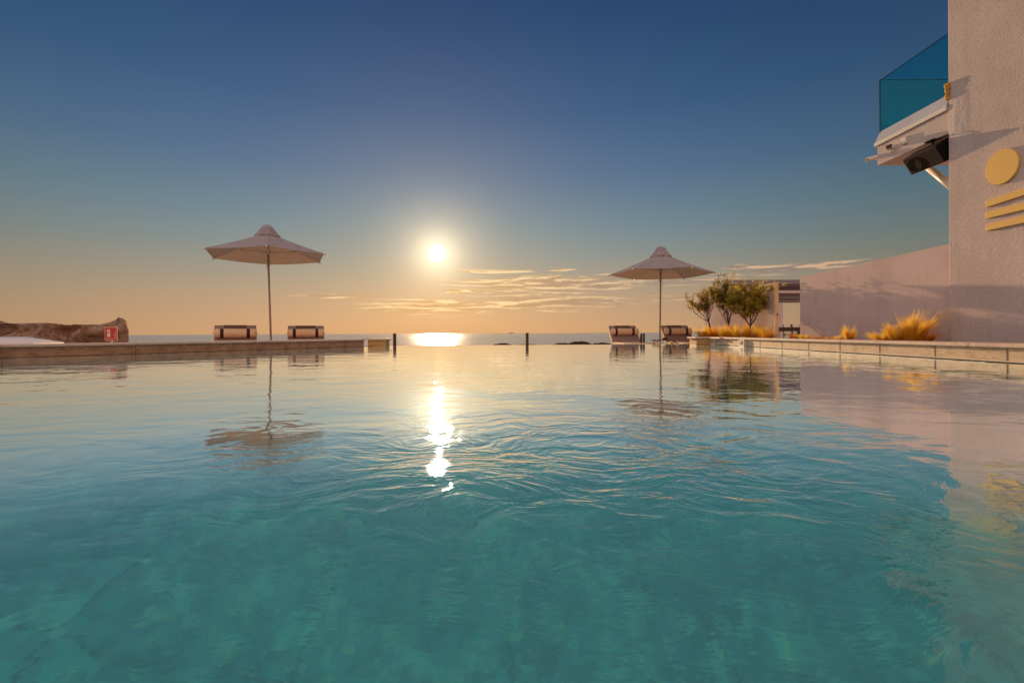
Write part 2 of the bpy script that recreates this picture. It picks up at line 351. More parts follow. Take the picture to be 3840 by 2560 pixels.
# ------------------------------------------------------------------ mesh helpers
def link(o, parent=None):
    col.objects.link(o)
    if parent is not None: o.parent = parent
    return o
def tag(o, label=None, cat=None, group=None, kind=None):
    if label: o['label'] = label
    if cat: o['category'] = cat
    if group: o['group'] = group
    if kind: o['kind'] = kind
    return o
def empty(name, loc, rz=0., tilt=None):
    o = bpy.data.objects.new(name, None); o.location = loc; o.rotation_euler = (0, 0, rz); o.empty_display_size = .1
    return link(o)
class MB:
    def __init__(s): s.b = bmesh.new(); s.mi = 0
    def _f(s, vs):
        try:
            f = s.b.faces.new(vs); f.material_index = s.mi; return f
        except ValueError: return None
    def box(s, lo, hi, bev=0., mtx=None):
        t = bmesh.new(); bmesh.ops.create_cube(t, size=1)
        lo = Vector(lo); hi = Vector(hi); c = (lo+hi)/2; sz = hi-lo
        for v in t.verts: v.co = Vector((v.co.x*sz.x, v.co.y*sz.y, v.co.z*sz.z)) + c
        if bev > 0: bmesh.ops.bevel(t, geom=t.edges[:], offset=bev, segments=2, affect='EDGES', profile=.5)
        s._merge(t, mtx); return s
    def _merge(s, t, mtx=None):
        mp = {}
        for v in t.verts: mp[v] = s.b.verts.new(mtx @ v.co if mtx else v.co)
        for f in t.faces: s._f([mp[v] for v in f.verts])
        t.free()
    def prism(s, poly, z0, z1, bev=0., mtx=None):
        t = bmesh.new()
        a = [t.verts.new((p[0], p[1], z0)) for p in poly]; b = [t.verts.new((p[0], p[1], z1)) for p in poly]
        n = len(poly); t.faces.new(a[::-1]); t.faces.new(b)
        for i in range(n): t.faces.new((a[i], a[(i+1) % n], b[(i+1) % n], b[i]))
        bmesh.ops.recalc_face_normals(t, faces=t.faces[:])
        if bev > 0: bmesh.ops.bevel(t, geom=t.edges[:], offset=bev, segments=2, affect='EDGES', profile=.5)
        s._merge(t, mtx); return s
    def tube(s, pts, rad, n=8, caps=True):
        pts = [Vector(p) for p in pts]
        if not isinstance(rad, (list, tuple)): rad = [rad]*len(pts)
        rings = []; up = Vector((0, 0, 1)); prev = None
        for i, p in enumerate(pts):
            d_ = (pts[min(i+1, len(pts)-1)] - pts[max(i-1, 0)]).normalized()
            if prev is None:
                a = d_.cross(up if abs(d_.z) < .9 else Vector((1, 0, 0))).normalized()
            else: a = (prev - d_*prev.dot(d_)).normalized()
            prev = a; c = d_.cross(a)
            rings.append([s.b.verts.new(p + (a*math.cos(k*2*math.pi/n) + c*math.sin(k*2*math.pi/n))*rad[i]) for k in range(n)])
        for r0, r1 in zip(rings, rings[1:]):
            for k in range(n):
                f = s._f((r0[k], r0[(k+1) % n], r1[(k+1) % n], r1[k]))
                if f: f.smooth = True
        if caps: s._f(rings[0][::-1]); s._f(rings[-1])
        return s
    def lathe(s, prof, n=32, mod=None, center=(0, 0)):
        rings = []
        for i, (r, z) in enumerate(prof):
            ring = []
            for k in range(n):
                a = k*2*math.pi/n; rr, zz = (r, z) if mod is None else mod(r, z, a, i/(len(prof)-1))
                ring.append(s.b.verts.new((center[0]+rr*math.cos(a), center[1]+rr*math.sin(a), zz)))
            rings.append(ring)
        for r0, r1 in zip(rings, rings[1:]):
            for k in range(n):
                f = s._f((r0[k], r0[(k+1) % n], r1[(k+1) % n], r1[k]))
                if f: f.smooth = True
        return s
    def quad(s, a, b, c, d_):
        return s._f([s.b.verts.new(p) for p in (a, b, c, d_)])
    def build(s, name, m, parent=None, smooth=False, recalc=True):
        if recalc: bmesh.ops.recalc_face_normals(s.b, faces=s.b.faces[:])
        me = bpy.data.meshes.new(name); s.b.to_mesh(me); s.b.free()
        for mm in (m if isinstance(m, (list, tuple)) else [m]): me.materials.append(mm)
        if smooth:
            for p in me.polygons: p.use_smooth = True
        return link(bpy.data.objects.new(name, me), parent)
def copy_tree(o, parent=None):
    c = o.copy(); col.objects.link(c); c.parent = parent
    for ch in list(o.children): copy_tree(ch, c)
    return c
def solidify(o, t):
    md = o.modifiers.new('Solidify', 'SOLIDIFY'); md.thickness = t; md.offset = 0; return o

# ------------------------------------------------------------------ setting
# pool outline
LA = Vector((-2.62, 9.4)); LB = Vector((-5.74, 5.1)); LD = (LB-LA).normalized()
LN = Vector((LD.y, -LD.x))            # check: points away from the pool (left / far)
if LN.x > 0: LN = -LN
LE = LA + LD*22.0
def RX(y): return 3.90 + .04*(y-3.47)
YE = 9.70
# sea
b = MB(); b.quad((-30000, -200, -4), (30000, -200, -4), (30000, 45000, -4), (-30000, 45000, -4))
tag(b.build('sea', M['sea'], recalc=False), kind='structure')
# pool basin (floor and sides) and its water
pts = [(LE.x, LE.y), (LA.x, LA.y), (LA.x+.06, YE), (3.83, YE), (3.83, 9.4), (RX(9.2)+.02, 9.2), (RX(-6)+.02, -6), (LE.x, -6)]
if LE.y < -6: pts = pts[1:-1] + [((LA + LD*((-6-LA.y)/LD.y)).x, -6)]
b = MB()
fl = [b.b.verts.new((x, y, -1.3)) for x, y in pts]; tp = [b.b.verts.new((x, y, -.02)) for x, y in pts]
b._f(fl)
for i in range(len(pts)): b._f((fl[i], fl[(i+1) % len(pts)], tp[(i+1) % len(pts)], tp[i]))
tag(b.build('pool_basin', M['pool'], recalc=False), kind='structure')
b = MB(); b._f([b.b.verts.new((x, y, 0.)) for x, y in pts])
b.b.normal_update()
if b.b.faces[:][0].normal.z < 0: bmesh.ops.reverse_faces(b.b, faces=b.b.faces[:])
tag(b.build('pool_water', M['water'], recalc=False), kind='structure')
b = MB(); b.box((LA.x+.1, YE+.003, -1.2), (3.80, YE+.09, -.012), .004)
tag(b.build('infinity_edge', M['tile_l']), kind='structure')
# lower terrace beyond the edge and around (one ground sheet in four butted slabs)
b = MB()
b.box((-22, YE+.1, -4.5), (6.4, 19.5, -.352))
b.prism([(6.4, YE+.1), (30, YE+.1), (30, 34), (20.5, 34), (13.2, 21.8), (6.4, 19.5)], -4.5, -.352)
b.prism([(LE.x+LN.x*.4-6, LE.y+LN.y*.4), (LE.x+LN.x*.4, LE.y+LN.y*.4), (LA.x+LN.x*.4, LA.y+LN.y*.4), (-2.95, YE+.1), (-22, YE+.1), (-22, LE.y)], -4.5, -.352)
b.box((4.4, -8, -4.5), (30, YE+.1, -.352))
tag(b.build('terrace', M['terrace']), kind='structure')

# ---- left pool wall
lw = empty('pool_wall', (LA.x, LA.y, 0)); tag(lw, 'low brown travertine pool wall with stone coping running in from the left', 'pool wall')
lw_rot = math.atan2(LD.y, LD.x); lw.rotation_euler.z = lw_rot   # local +x runs back along the wall
side = 1 if (Matrix.Rotation(lw_rot, 2) @ Vector((0, 1))).dot(LN) > 0 else -1   # local y side away from the pool
def lbox(b, x0, x1, y0, y1, z0, z1, bev=0.):
    ys = sorted((y0*side, y1*side)); b.box((x0, ys[0], z0), (x1, ys[1], z1), bev)
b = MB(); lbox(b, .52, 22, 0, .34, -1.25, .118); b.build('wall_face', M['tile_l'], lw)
b = MB()
xs = .5
while xs < 22: lbox(b, xs+.0015, xs+1.1985, -.035, .36, .120, .152, .006); xs += 1.2
b.build('coping', M['coping'], lw)
b = MB(); lbox(b, .3, 22, -.004, .01, -.012, .004); b.build('waterline_joint', M['dark'], lw)
b = MB()
for k in range(1, 18): lbox(b, .5+k*1.2, .504+k*1.2, -.0035, .01, .004, .118)
b.build('joint', M['seam'], lw)
# end pillar, turned square to the infinity edge
pil = empty('end_pillar', (0, 0, 0)); pil.parent = lw
pil.matrix_parent_inverse = Matrix.Identity(4)
pil.rotation_euler.z = -lw_rot
b = MB(); b.box((-.36, 0.01, -1.25), (0, .33, .118)); b.build('pillar_face', M['tile_g'], pil)
b = MB(); b.box((-.37, -.03, .1195), (.045, .38, .153), .006); b.build('pillar_coping', M['coping'], pil)
b = MB(); b.box((.0005, .10, .03), (.004, .22, .04)); b.build('waterline_fitting', M['grey_metal'], pil)

# ---- right pool wall
rw = empty('pool_wall', (RX(3.47), 3.47, 0)); tag(rw, 'low tan travertine pool wall with depth marker plates running along the right side', 'pool wall')
rrot = math.atan(.04); rw.rotation_euler.z = -rrot       # local +y runs away from the camera
b = MB(); b.box((0, -9, -1.25), (.30, 5.72, .116)); b.build('wall_face', M['tile'], rw)
b = MB(); ys = -9.
cuts = [-9+1.51*k for k in range(0, 11)]
cuts = [-9, -7.4, -5.9, -4.4, -2.9, -1.4, .40, 2.0, 3.6, 5.35]
for y0, y1 in zip(cuts, cuts[1:]): b.box((-.035, y0+.0015, .118), (.36, y1-.0015, .150), .008)
b.build('coping', M['coping'], rw)
b = MB(); b.box((-.004, -9, -.010), (.02, 5.7, .006)); b.build('waterline_joint', M['dark'], rw)
b = MB(); b.box((-.003, -9, .0065), (.02, 5.7, .016)); b.build('waterline_trim', M['marker'], rw)
b = MB()
for y in (-.66+.0, .12, .76, 1.43, 2.06, 2.68, 3.33, 3.98, 4.6, 5.2): b.box((-.0025, y-.0025, .0165), (.02, y+.0025, .1155))
b.build('joint', M['seam'], rw)
def text_mesh(name, s, size, m, parent, mtx):
    cu = bpy.data.curves.new('txt', 'FONT'); cu.body = s; cu.size = size; cu.extrude = .0008; cu.align_x = 'CENTER'; cu.align_y = 'CENTER'; cu.resolution_u = 4
    to = bpy.data.objects.new('txt', cu); col.objects.link(to); bpy.context.view_layer.update()
    me = bpy.data.meshes.new_from_object(to.evaluated_get(bpy.context.evaluated_depsgraph_get()))
    bpy.data.objects.remove(to); me.transform(mtx); me.name = name; me.materials.clear(); me.materials.append(m)
    return link(bpy.data.objects.new(name, me), parent)
def face_left(x, y, z): # text readable when looking towards +x
    return Matrix(((0, 0, -1, x), (-1, 0, 0, y), (0, 1, 0, z), (0, 0, 0, 1)))
y0 = 7.90-3.47
b = MB(); b.box((-.052, y0, -.3), (.01, y0+.215, .1165), .002); mk = b.build('depth_marker', M['marker'], rw)
text_mesh('depth_number', '1.20', .085, M['strap'], mk, face_left(-.0535, y0+.108, .062))
y0 = 5.73
b = MB(); b.box((-.055, y0, -.3), (.25, y0+.21, .1165), .002); mk2 = b.build('depth_marker', M['marker'], rw)
text_mesh('depth_number', '1.30', .085, M['strap'], mk2, face_left(-.0565, y0+.105, .062))
b = MB(); b.box((-.085, 5.37, .1180), (.36, 5.94, .150), .008); b.build('marker_coping', M['coping'], rw)
rp = empty('end_pillar', (0, 0, 0)); rp.parent = rw; rp.rotation_euler.z = rrot
ox, oy = RX(3.47), 3.47
b = MB(); b.box((3.81-ox, 9.402-oy, -1.25), (4.45-ox, 9.76-oy, .117)); b.build('pillar_face', M['tile_g'], rp)
b = MB(); b.box((3.765-ox, 9.36-oy, .1192), (4.5-ox, 9.80-oy, .153), .008); b.build('pillar_coping', M['coping'], rp)
b = MB(); b.box((3.806-ox, 9.39-oy, -.008), (4.09-ox, 9.44-oy, .004)); b.build('waterline_joint', M['dark'], rp)
b = MB()
for q in (.045, .155): b.lathe([(.0, .162), (.022, .162), (.026, .157), (.026, .15)], 14, center=(.0, 7.92-3.47+q))
b.build('anchor_cap', M['white_metal'], rw)

# deck behind the right wall (planting bed + paving), left raised paving
b = MB(); b.prism([(4.28, 9.78), (4.0, 3.0), (4.0, -8), (5.76, -8), (5.76, 9.78)], -.34, .112)
tag(b.build('planting_bed', M['soil']), kind='structure')
b = MB(); b.prism([(4.98, 9.79), (5.76, 9.79), (5.76, 13.8), (4.98, 13.8)], -.34, .10)
tag(b.build('planting_bed', M['soil']), kind='structure')
ra = P(240, 1283, 6.6); rb = P(105, 1262, 8.3); rc = P(-700, 1262, 8.3)
b = MB()
q = [Vector((ra.x, ra.y, .155)), Vector((rb.x, rb.y, rb.z)), Vector((-14, rb.y, rb.z)), Vector((-14, -1.2, .155)), Vector((LB.x+LN.x*.37-1.9, LB.y+LN.y*.37-1.9*1.378, .155)), ]
nrm = q[0:1]
k2 = LB + LN*.365
q = [Vector((ra.x, (k2+ -LD*0.0).y + 0, .153))]
# near edge follows the back of the coping
n0 = LA + LN*.37 + LD*4.9; n1 = LA + LN*.37 + LD*14
q = [Vector((ra.x, ra.y, .153)), Vector((n0.x-.15, n0.y, .153)), Vector((n1.x, n1.y, .153)), Vector((-16, n1.y, .153)), Vector((-16, rb.y, rb.z)), Vector((rb.x, rb.y, rb.z))]
tv = [b.b.verts.new(v) for v in q]; bv = [b.b.verts.new((v.x, v.y, -.34)) for v in q]
b._f(tv); b._f(bv[::-1])
for i in range(len(q)): b._f((tv[i], bv[i], bv[(i+1) % len(q)], tv[(i+1) % len(q)]))
tag(b.build('paved_ramp', M['deckst']), kind='structure')

# ---- stone wall at the far left
prof = [(-1300,1200),(-900,1206),(-500,1196),(-250,1208),(-80,1202),(0,1205),(15,1212),(50,1211),(70,1216),(130,1212),(160,1214),(195,1210),(235,1219),(310,1217),(350,1220),(390,1219),(415,1215),(432,1207),(447,1198),(454,1190),(459,1200),(470,1222),(475,1240),(479,1262),(484,1284)]
def prof_z(px):
    for (a, za), (c, zc) in zip(prof, prof[1:]):
        if a <= px <= c: return za + (zc-za)*(px-a)/(c-a)
    return prof[-1][1]
def stone_wall():
    b = MB(); D = 9.15; nU = 330; rows = []
    for i in range(nU+1):
        px = -1250 + (484+1250)*(i/nU)
        top = P(px, prof_z(px), D).z; X = (px-1920)/F*D
        row = []
        th = .42*min(1, max(.12, (486-px)/60))
        for j in range(25):
            a = j/24
            if a < .5: z = -.35 + (top+.35)*(a/.5)**.9; yy = D - th*.5*(1-(a/.5)**6*.35)
            elif a < .56: z = top; yy = D - th*.32 + (a-.5)/.06*th*.64
            else: z = top - (top+.35)*((a-.56)/.44); yy = D + th*.5
            p = Vector((X, yy, z))
            nv = noise.fractal(p*Vector((1.6, 1.6, 3.2)), 1.0, 2.0, 5)
            cell = noise.cell_vector(p*1.0)
            vr = noise.voronoi(Vector((p.x*1.7, 0, p.z*3.0+p.x*.3)))[0][0]
            amp = 1. if .03 < a < .47 else .25
            p.y -= (nv*.20 - vr*.30 + .10)*amp
            p.z += nv*.02 + .018*noise.noise(p*9.)
            row.append(b.b.verts.new(p))
        rows.append(row)
    for r0, r1 in zip(rows, rows[1:]):
        for j in range(24): b._f((r0[j], r0[j+1], r1[j+1], r1[j]))
    b._f(rows[-1]); b._f(rows[0][::-1])
    o = b.build('stone_wall', M['rock'], smooth=True)
    return tag(o, 'rough brown rock wall with a pointed end behind the left poolside', 'stone wall')
stone_wall()

# ---- fire extinguisher sign
sg = empty('fire_extinguisher_sign', P(416, 1278, 8.55)); sg.rotation_euler.z = R(1.5)
tag(sg, 'red and white fire extinguisher sign in front of the rough rock wall', 'sign')
W_, H_ = .232, .262
b = MB(); b.box((-W_/2, 0, 0), (W_/2, .006, H_), .002); b.build('sign_board', M['signwhite'], sg)
b = MB(); b.box((-W_/2+.010, -.003, .056), (W_/2-.010, .0, H_-.010)); b.box((-W_/2+.010, -.003, .010), (W_/2-.010, .0, .050)); b.build('red_panel', M['red'], sg)
def flat(b, poly, y=-.0055): # polygon in the sign's plane
    b.prism([(x, z) for x, z in poly], 0, .002, mtx=Matrix(((1, 0, 0, 0), (0, 0, 1, y), (0, 1, 0, 0), (0, 0, 0, 1))))
b = MB()
cx = -.037
flat(b, [(cx-.029, .074), (cx+.029, .074), (cx+.029, .168), (cx+.022, .184), (cx+.009, .192), (cx-.009, .192), (cx-.022, .184), (cx-.029, .168)])
flat(b, [(cx-.009, .1925), (cx+.009, .1925), (cx+.009, .206), (cx-.009, .206)])
flat(b, [(cx-.040, .178), (cx-.033, .176), (cx-.024, .197), (cx-.004, .2065), (cx+.020, .2065), (cx+.022, .214), (cx-.006, .219), (cx-.030, .206)])
flat(b, [(cx+.010, .197), (cx+.024, .190), (cx+.026, .197), (cx+.012, .2045)])
b.build('extinguisher_symbol', M['signwhite'], sg)
b = MB(); flat(b, [(cx-.020, .144), (cx+.020, .144), (cx+.020, .162), (cx-.020, .162)], -.0078); b.build('symbol_band', M['red'], sg)
b = MB()
for k, (z0, ln) in enumerate([(.192, .022), (.168, .034), (.145, .042), (.122, .048), (.100, .050)]):
    xb = .100
    poly = []
    for i in range(6):
        s_ = i/5; poly.append((xb-.012*k*.3 - ln*s_, z0 - .028*(1-s_)**1.2 + .02*s_*s_))
    low = [(x+.003, z-.013*(1-i/5)-.002) for i, (x, z) in enumerate(poly)]
    flat(b, poly + low[::-1], -.0055-k*.0001)
b.build('flame_symbol', M['signwhite'], sg)
b = MB(); flat(b, [(-.085, .026), (.085, .026), (.085, .034), (-.085, .034)]); b.build('text_bar', M['signwhite'], sg)
b = MB(); b.tube([(0, .012, -.45), (0, .012, .13)], .012); b.build('stake', M['grey_metal'], sg)

# ---- tower with balcony
TX = 5.75; TY = 5.985
tw = empty('rendered_building', (TX, TY, -.35)); tag(tw, 'tall pale rough rendered building with a balcony rising at the right edge', 'building')
def wl(b, lo, hi, bev=0.): # box in world coordinates, built under the tower
    o = Vector((TX, TY, -.35)); b.box(Vector(lo)-o, Vector(hi)-o, bev)
b = MB(); wl(b, (TX, -9, -.35), (TX+5, TY, 9.5), .012); b.build('wall', M['tower'], tw)
BY = 7.13
b = MB(); wl(b, (TX+.012, TY+.001, 2.855), (TX+3, BY+.03, 3.155), .006); b.build('balcony_slab', M['slab'], tw)
b = MB(); wl(b, (TX-.018, TY+.012, 3.157), (TX+3, BY+.06, 3.215), .006); b.build('balcony_trim', M['white_metal'], tw)
b = MB()
o_ = Vector((TX, TY, -.35))
for (x0, x1, z0, z1) in [(TX-.01, TX+.035, 3.217, 3.375)]:
    vs = [Vector((x0, TY+.012, z0)), Vector((x0, BY+.05, z0)), Vector((x1, BY+.01, z1)), Vector((x1, TY+.012, z1)),
          Vector((TX+3, TY+.012, z0)), Vector((TX+3, BY+.05, z0)), Vector((TX+3, BY+.01, z1)), Vector((TX+3, TY+.012, z1))]
    v = [b.b.verts.new(p-o_) for p in vs]
    for f in ((0,1,2,3), (1,5,6,2), (3,2,6,7), (0,3,7,4), (4,7,6,5), (0,4,5,1)): b._f([v[i] for i in f])
b.build('balcony_upstand', M['grey_metal'], tw)
b = MB(); wl(b, (TX+.04, TY+.014, 3.34), (TX+.052, BY-.012, 4.182)); p1 = b.build('glass_panel', M['glass'], tw)
b = MB(); wl(b, (TX+.04, BY-.010, 3.34), (TX+3, BY+.002, 4.182)); p2 = b.build('glass_panel', M['glass'], tw)
b = MB(); wl(b, (TX+.038, TY+.014, 4.1825), (TX+.054, BY-.002, 4.188)); b.build('glass_edge', M['glass_edge'], p1)
b = MB(); wl(b, (TX+.0545, BY-.011, 4.1825), (TX+3, BY+.003, 4.188)); b.build('glass_edge', M['glass_edge'], p2)
b = MB(); wl(b, (TX+.030, BY-.006, 3.34), (TX+.0395, BY+.012, 4.188)); b.build('glass_corner_joint', M['glass_edge'], tw)
b = MB()
rnd = random.Random(4)
for k in range(9):
    t_ = bmesh.new(); bmesh.ops.create_icosphere(t_, subdivisions=2, radius=.022+.012*rnd.random())
    b._merge(t_, Matrix.Translation(Vector((TX-.012, TY-.008, 3.30+k*.022)) - o_ + Vector((rnd.uniform(-.008, .008), rnd.uniform(-.01, .01), 0))))
b.build('sealing_foam', M['rust'], tw, smooth=True)
b = MB(); b.tube([Vector((6.28, 6.98, 2.86))-o_, Vector((5.93, 5.98, 2.02))-o_], .045, 14); b.build('diagonal_brace', M['white_metal'], tw)
# patch of trowelled plaster beside the slab
b = MB()
rnd = random.Random(11)
N_ = 26
def patch(yc, zc, ry, rz, seed, lift):
    rr = random.Random(seed); grid = []
    for i in range(N_+1):
        row = []
        for j in range(N_+1):
            a = -1+2*i/N_; c = -1+2*j/N_
            p = Vector((0, a, c)); r_ = (abs(a)**2.6+abs(c)**2.6)
            n_ = noise.fractal(Vector((a*1.6+seed, c*1.1, 0)), 1., 2., 4)
            h = max(0, 1-r_*(1+.5*n_))
            y_ = min(yc + a*ry, TY-.006)
            row.append(b.b.verts.new(Vector((TX - lift*(h**.6)*(1+.6*n_) + .004, y_, zc + c*rz)) - o_))
        grid.append(row)
    for i in range(N_):
        for j in range(N_): b._f((grid[i][j], grid[i+1][j], grid[i+1][j+1], grid[i][j+1]))
patch(5.84, 3.02, .16, .42, 3, .010)
b.build('plaster_patch', M['patch'], tw, smooth=True)
b = MB(); wl(b, (TX-.05, 5.17, 4.17), (TX-.001, 5.39, 4.5), .01); b.build('wall_box', M['slab'], tw)

# logo on the tower: sun over waves
lg = empty('wall_emblem', (TX, 5.3, 1.45)); tag(lg, 'ochre emblem of a round sun above three bars on the rendered building', 'emblem')
b = MB()
prf = [(math.cos(a*math.pi/36)*.182, math.sin(a*math.pi/36)*.200) for a in range(72)]
b.prism(prf, 0, .028, .003, mtx=Matrix(((0, 0, -1, -.003), (1, 0, 0, .012), (0, 1, 0, .715), (0, 0, 0, 1))))
b.build('sun_disc', M['gold'], lg)
for z0, sl in ((.287, .050), (.152, .0), (.006, -.0)):
    b = MB(); L_ = 1.05
    q = [(.19, z0), (.19-L_, z0+sl*1.4), (.19-L_, z0+sl*1.4+.080), (.19, z0+.080)]
    b.prism(q, 0, .028, .003, mtx=Matrix(((0, 0, -1, -.003), (1, 0, 0, 0), (0, 1, 0, 0), (0, 0, 0, 1))))
    b.build('wave_bar', M['gold'], lg)

# security cameras
def sec_cam(loc, rz, label):
    c = empty('security_camera', loc, rz); tag(c, label, 'security camera', 'security cameras on the balcony slab')
    b = MB(); b.box((-.035, -.012, -.045), (.035, 0, .045), .004); b.build('mount', M['white_metal'], c)
    b = MB(); b.tube([(0, -.01, 0), (0, -.05, .0), (-.02, -.07, .0)], .012); b.build('arm', M['white_metal'], c)
    b = MB(); b.box((-.045, -.13, -.034), (.045, -.05, .034), .012); h = b.build('housing', M['white_metal'], c)
    b = MB(); b.box((-.036, -.1345, -.026), (.036, -.1305, .026), .008)
    b.build('lens_window', M['glasscup'], h)
    return c
# facing camera on the slab's side, and one seen end-on past the corner
sec_cam((TX+.012, 6.86, 3.01), R(-62), 'small white security camera on the side of the balcony slab facing the pool')
c2 = empty('security_camera', (TX+.09, BY+.036, 3.01)); tag(c2, 'white tube security camera sticking out past the balcony corner', 'security camera', 'security cameras on the balcony slab')
b = MB(); b.box((-.03, -.004, -.03), (.03, .014, .03), .004); b.build('mount', M['white_metal'], c2)
b = MB(); b.tube([(0, .012, 0), (-.03, .06, -.005)], .012); b.build('arm', M['white_metal'], c2)
b = MB(); b.tube([(.02, .07, .015), (-.185, .07, -.03)], .034, 16); h = b.build('housing', M['white_metal'], c2)
b = MB(); b.tube([(-.1855, .07, -.0302), (-.1885, .07, -.0308)], .026, 16); b.build('lens_window', M['glasscup'], h)
# box beside the camera
b = MB(); b.box((TX-.03, 6.60, 2.98), (TX+.011, 6.68, 3.08), .004)
tag(b.build('junction_box', M['white_metal']), 'small pale junction box beside the camera on the balcony slab', 'junction box')

# speaker under the slab
sp = empty('loudspeaker', (5.60, 6.27, 2.70)); tag(sp, 'black box loudspeaker hanging below the balcony slab', 'loudspeaker')
# front plane: top edge towards the pool, leaning back under the slab
tilt = Matrix.Rotation(R(-30), 4, 'Y') 
mt = Matrix.Rotation(R(-32), 4, 'Y')
b = MB(); b.box((.006, -.27, -.255), (.24, .255, 0), .01, mtx=mt); b.build('cabinet', M['black'], sp)
b = MB(); b.box((-.004, -.255, -.247), (.0055, .245, -.008), .003, mtx=mt); gr = b.build('grille', M['grille'], sp)
b = MB()
ringm = mt @ Matrix.Translation((-.006, .125, -.135)) @ Matrix.Rotation(R(90), 4, 'Y')
pts_ = [(math.cos(a*math.pi/16)*.098, math.sin(a*math.pi/16)*.098, 0) for a in range(33)]
b.tube([ringm @ Vector(p) for p in pts_], .003, 6, False); b.build('woofer_ring', M['grille'], gr)
b = MB(); b.tube([(.16, -.05, .05), (.16, -.05, .15)], .014); b.box((.10, -.12, .145), (.22, .02, .1545), .002); b.tube([(.16, -.05, .03), (.2, -.23, -.05)], .012); b.build('bracket', M['black'], sp)
b = MB(); b.tube([(.10, .02, .12), (.05, -.06, .10), (.08, -.14, .13), (.14, -.22, .12), (.2, -.30, .14)], .006, 6); b.build('cable', M['black'], sp)

# ---- garden walls
gw = empty('garden_wall', (TX+.05, TY, 0)); tag(gw, 'long smooth pinkish garden wall joining the tall building', 'garden wall')
b = MB()
pr = [(TY+.002, 1.405), (9.16, 1.352)]
vs = []
for x_ in (0, .2):
    vs.append([b.b.verts.new((x_, y-TY, z)) for y, z in ((pr[0][0], -.35), (pr[1][0], -.35), (pr[1][0], pr[1][1]), (pr[0][0], pr[0][1]))])
b._f(vs[0][::-1]); b._f(vs[1])
for i in range(4): b._f((vs[0][i], vs[0][(i+1) % 4], vs[1][(i+1) % 4], vs[1][i]))
b.build('wall_panel', M['wall'], gw)
g2 = empty('garden_wall', (TX, 10.0, 0)); tag(g2, 'pinkish garden wall behind the three olive trees, ending in a beige post', 'garden wall')
b = MB(); b.box((0, .0, -.35), (.082, 3.6, 1.335), .004); b.build('wall_panel', M['wall'], g2)
b = MB(); b.box((0.002, -.05, -.35), (.084, -.002, 1.337), .002); p_ = b.build('gate_post', M['beige_post'], g2)
b = MB(); b.box((.045, -.056, .60), (.06, -.0505, .66)); b.build('latch', M['black'], p_)

# ---- pergola beyond the gap
pg = empty('pergola', (10.5, 23, -.35)); tag(pg, 'mauve pergola with slatted front seen over the wall and through its gap', 'pergola')
def pz(py, d): return EYE + (1244-py)/F*d
o_ = Vector((10.5, 23, -.35))
def gb(b, lo, hi, bev=.004): b.box(Vector(lo)-o_, Vector(hi)-o_, bev)
xa = (2753-1920)/F*24; xr = 19.
b = MB(); gb(b, (xa, 24.0, pz(1066, 24)), (xr, 24.3, pz(1049, 24))); b.build('fascia', M['fascia'], pg)
b = MB(); gb(b, (xa+.01, 24.02, pz(1076, 24)), (xr, 24.28, pz(1066.3, 24))); b.build('lower_fascia', M['louver'], pg)
b = MB(); gb(b, (xa+.4, 24.5, pz(1092, 24)), (xr, 24.6, pz(1074, 24))); b.build('inner_beam', M['fascia'], pg)
b = MB(); gb(b, (xa+.2, 24.1, pz(1098.5, 24)), (xr, 24.2, pz(1089, 24))); b.build('crossbeam', M['pale_beam'], pg)
for y0, y1 in ((1114.5, 1099.2), (1128.5, 1115.5), (1134.5, 1129.5)):
    b = MB(); gb(b, (xa+.2, 24.13, pz(y0, 24)), (xr, 24.17, pz(y1, 24)), .003); b.build('slat', M['louver'], pg)
b = MB(); gb(b, (xa, 24.31, pz(1054, 24)), (xr, 24.7, pz(1049, 24)-.004)); b.build('roof', M['fascia'], pg)
for x_, y_ in ((xa+.02, 24.02), (18.6, 24.02)):
    b = MB(); gb(b, (x_, y_, -.35), (x_+.18, y_+.22, pz(1076.5, 24))); b.build('post', M['beige_post'], pg)
sx = (2668-1920)/F*29
kb = empty('flat_roofed_cabin', (sx+1.5, 29.2, -.35)); tag(kb, 'low flat roofed structure showing behind the olive tree crowns', 'cabin')
b = MB(); b.box((-1.5, 0, 2.92), (3.5, .6, 3.21), .01); b.build('roof_slab', M['fascia'], kb)
b = MB(); b.box((-1.0, .2, 0), (3.3, .5, 2.915)); b.build('wall', M['wall'], kb)
b = MB(); b.box((.2, .17, 0), (1.1, .199, 2.1)); b.build('door', M['louver'], kb)

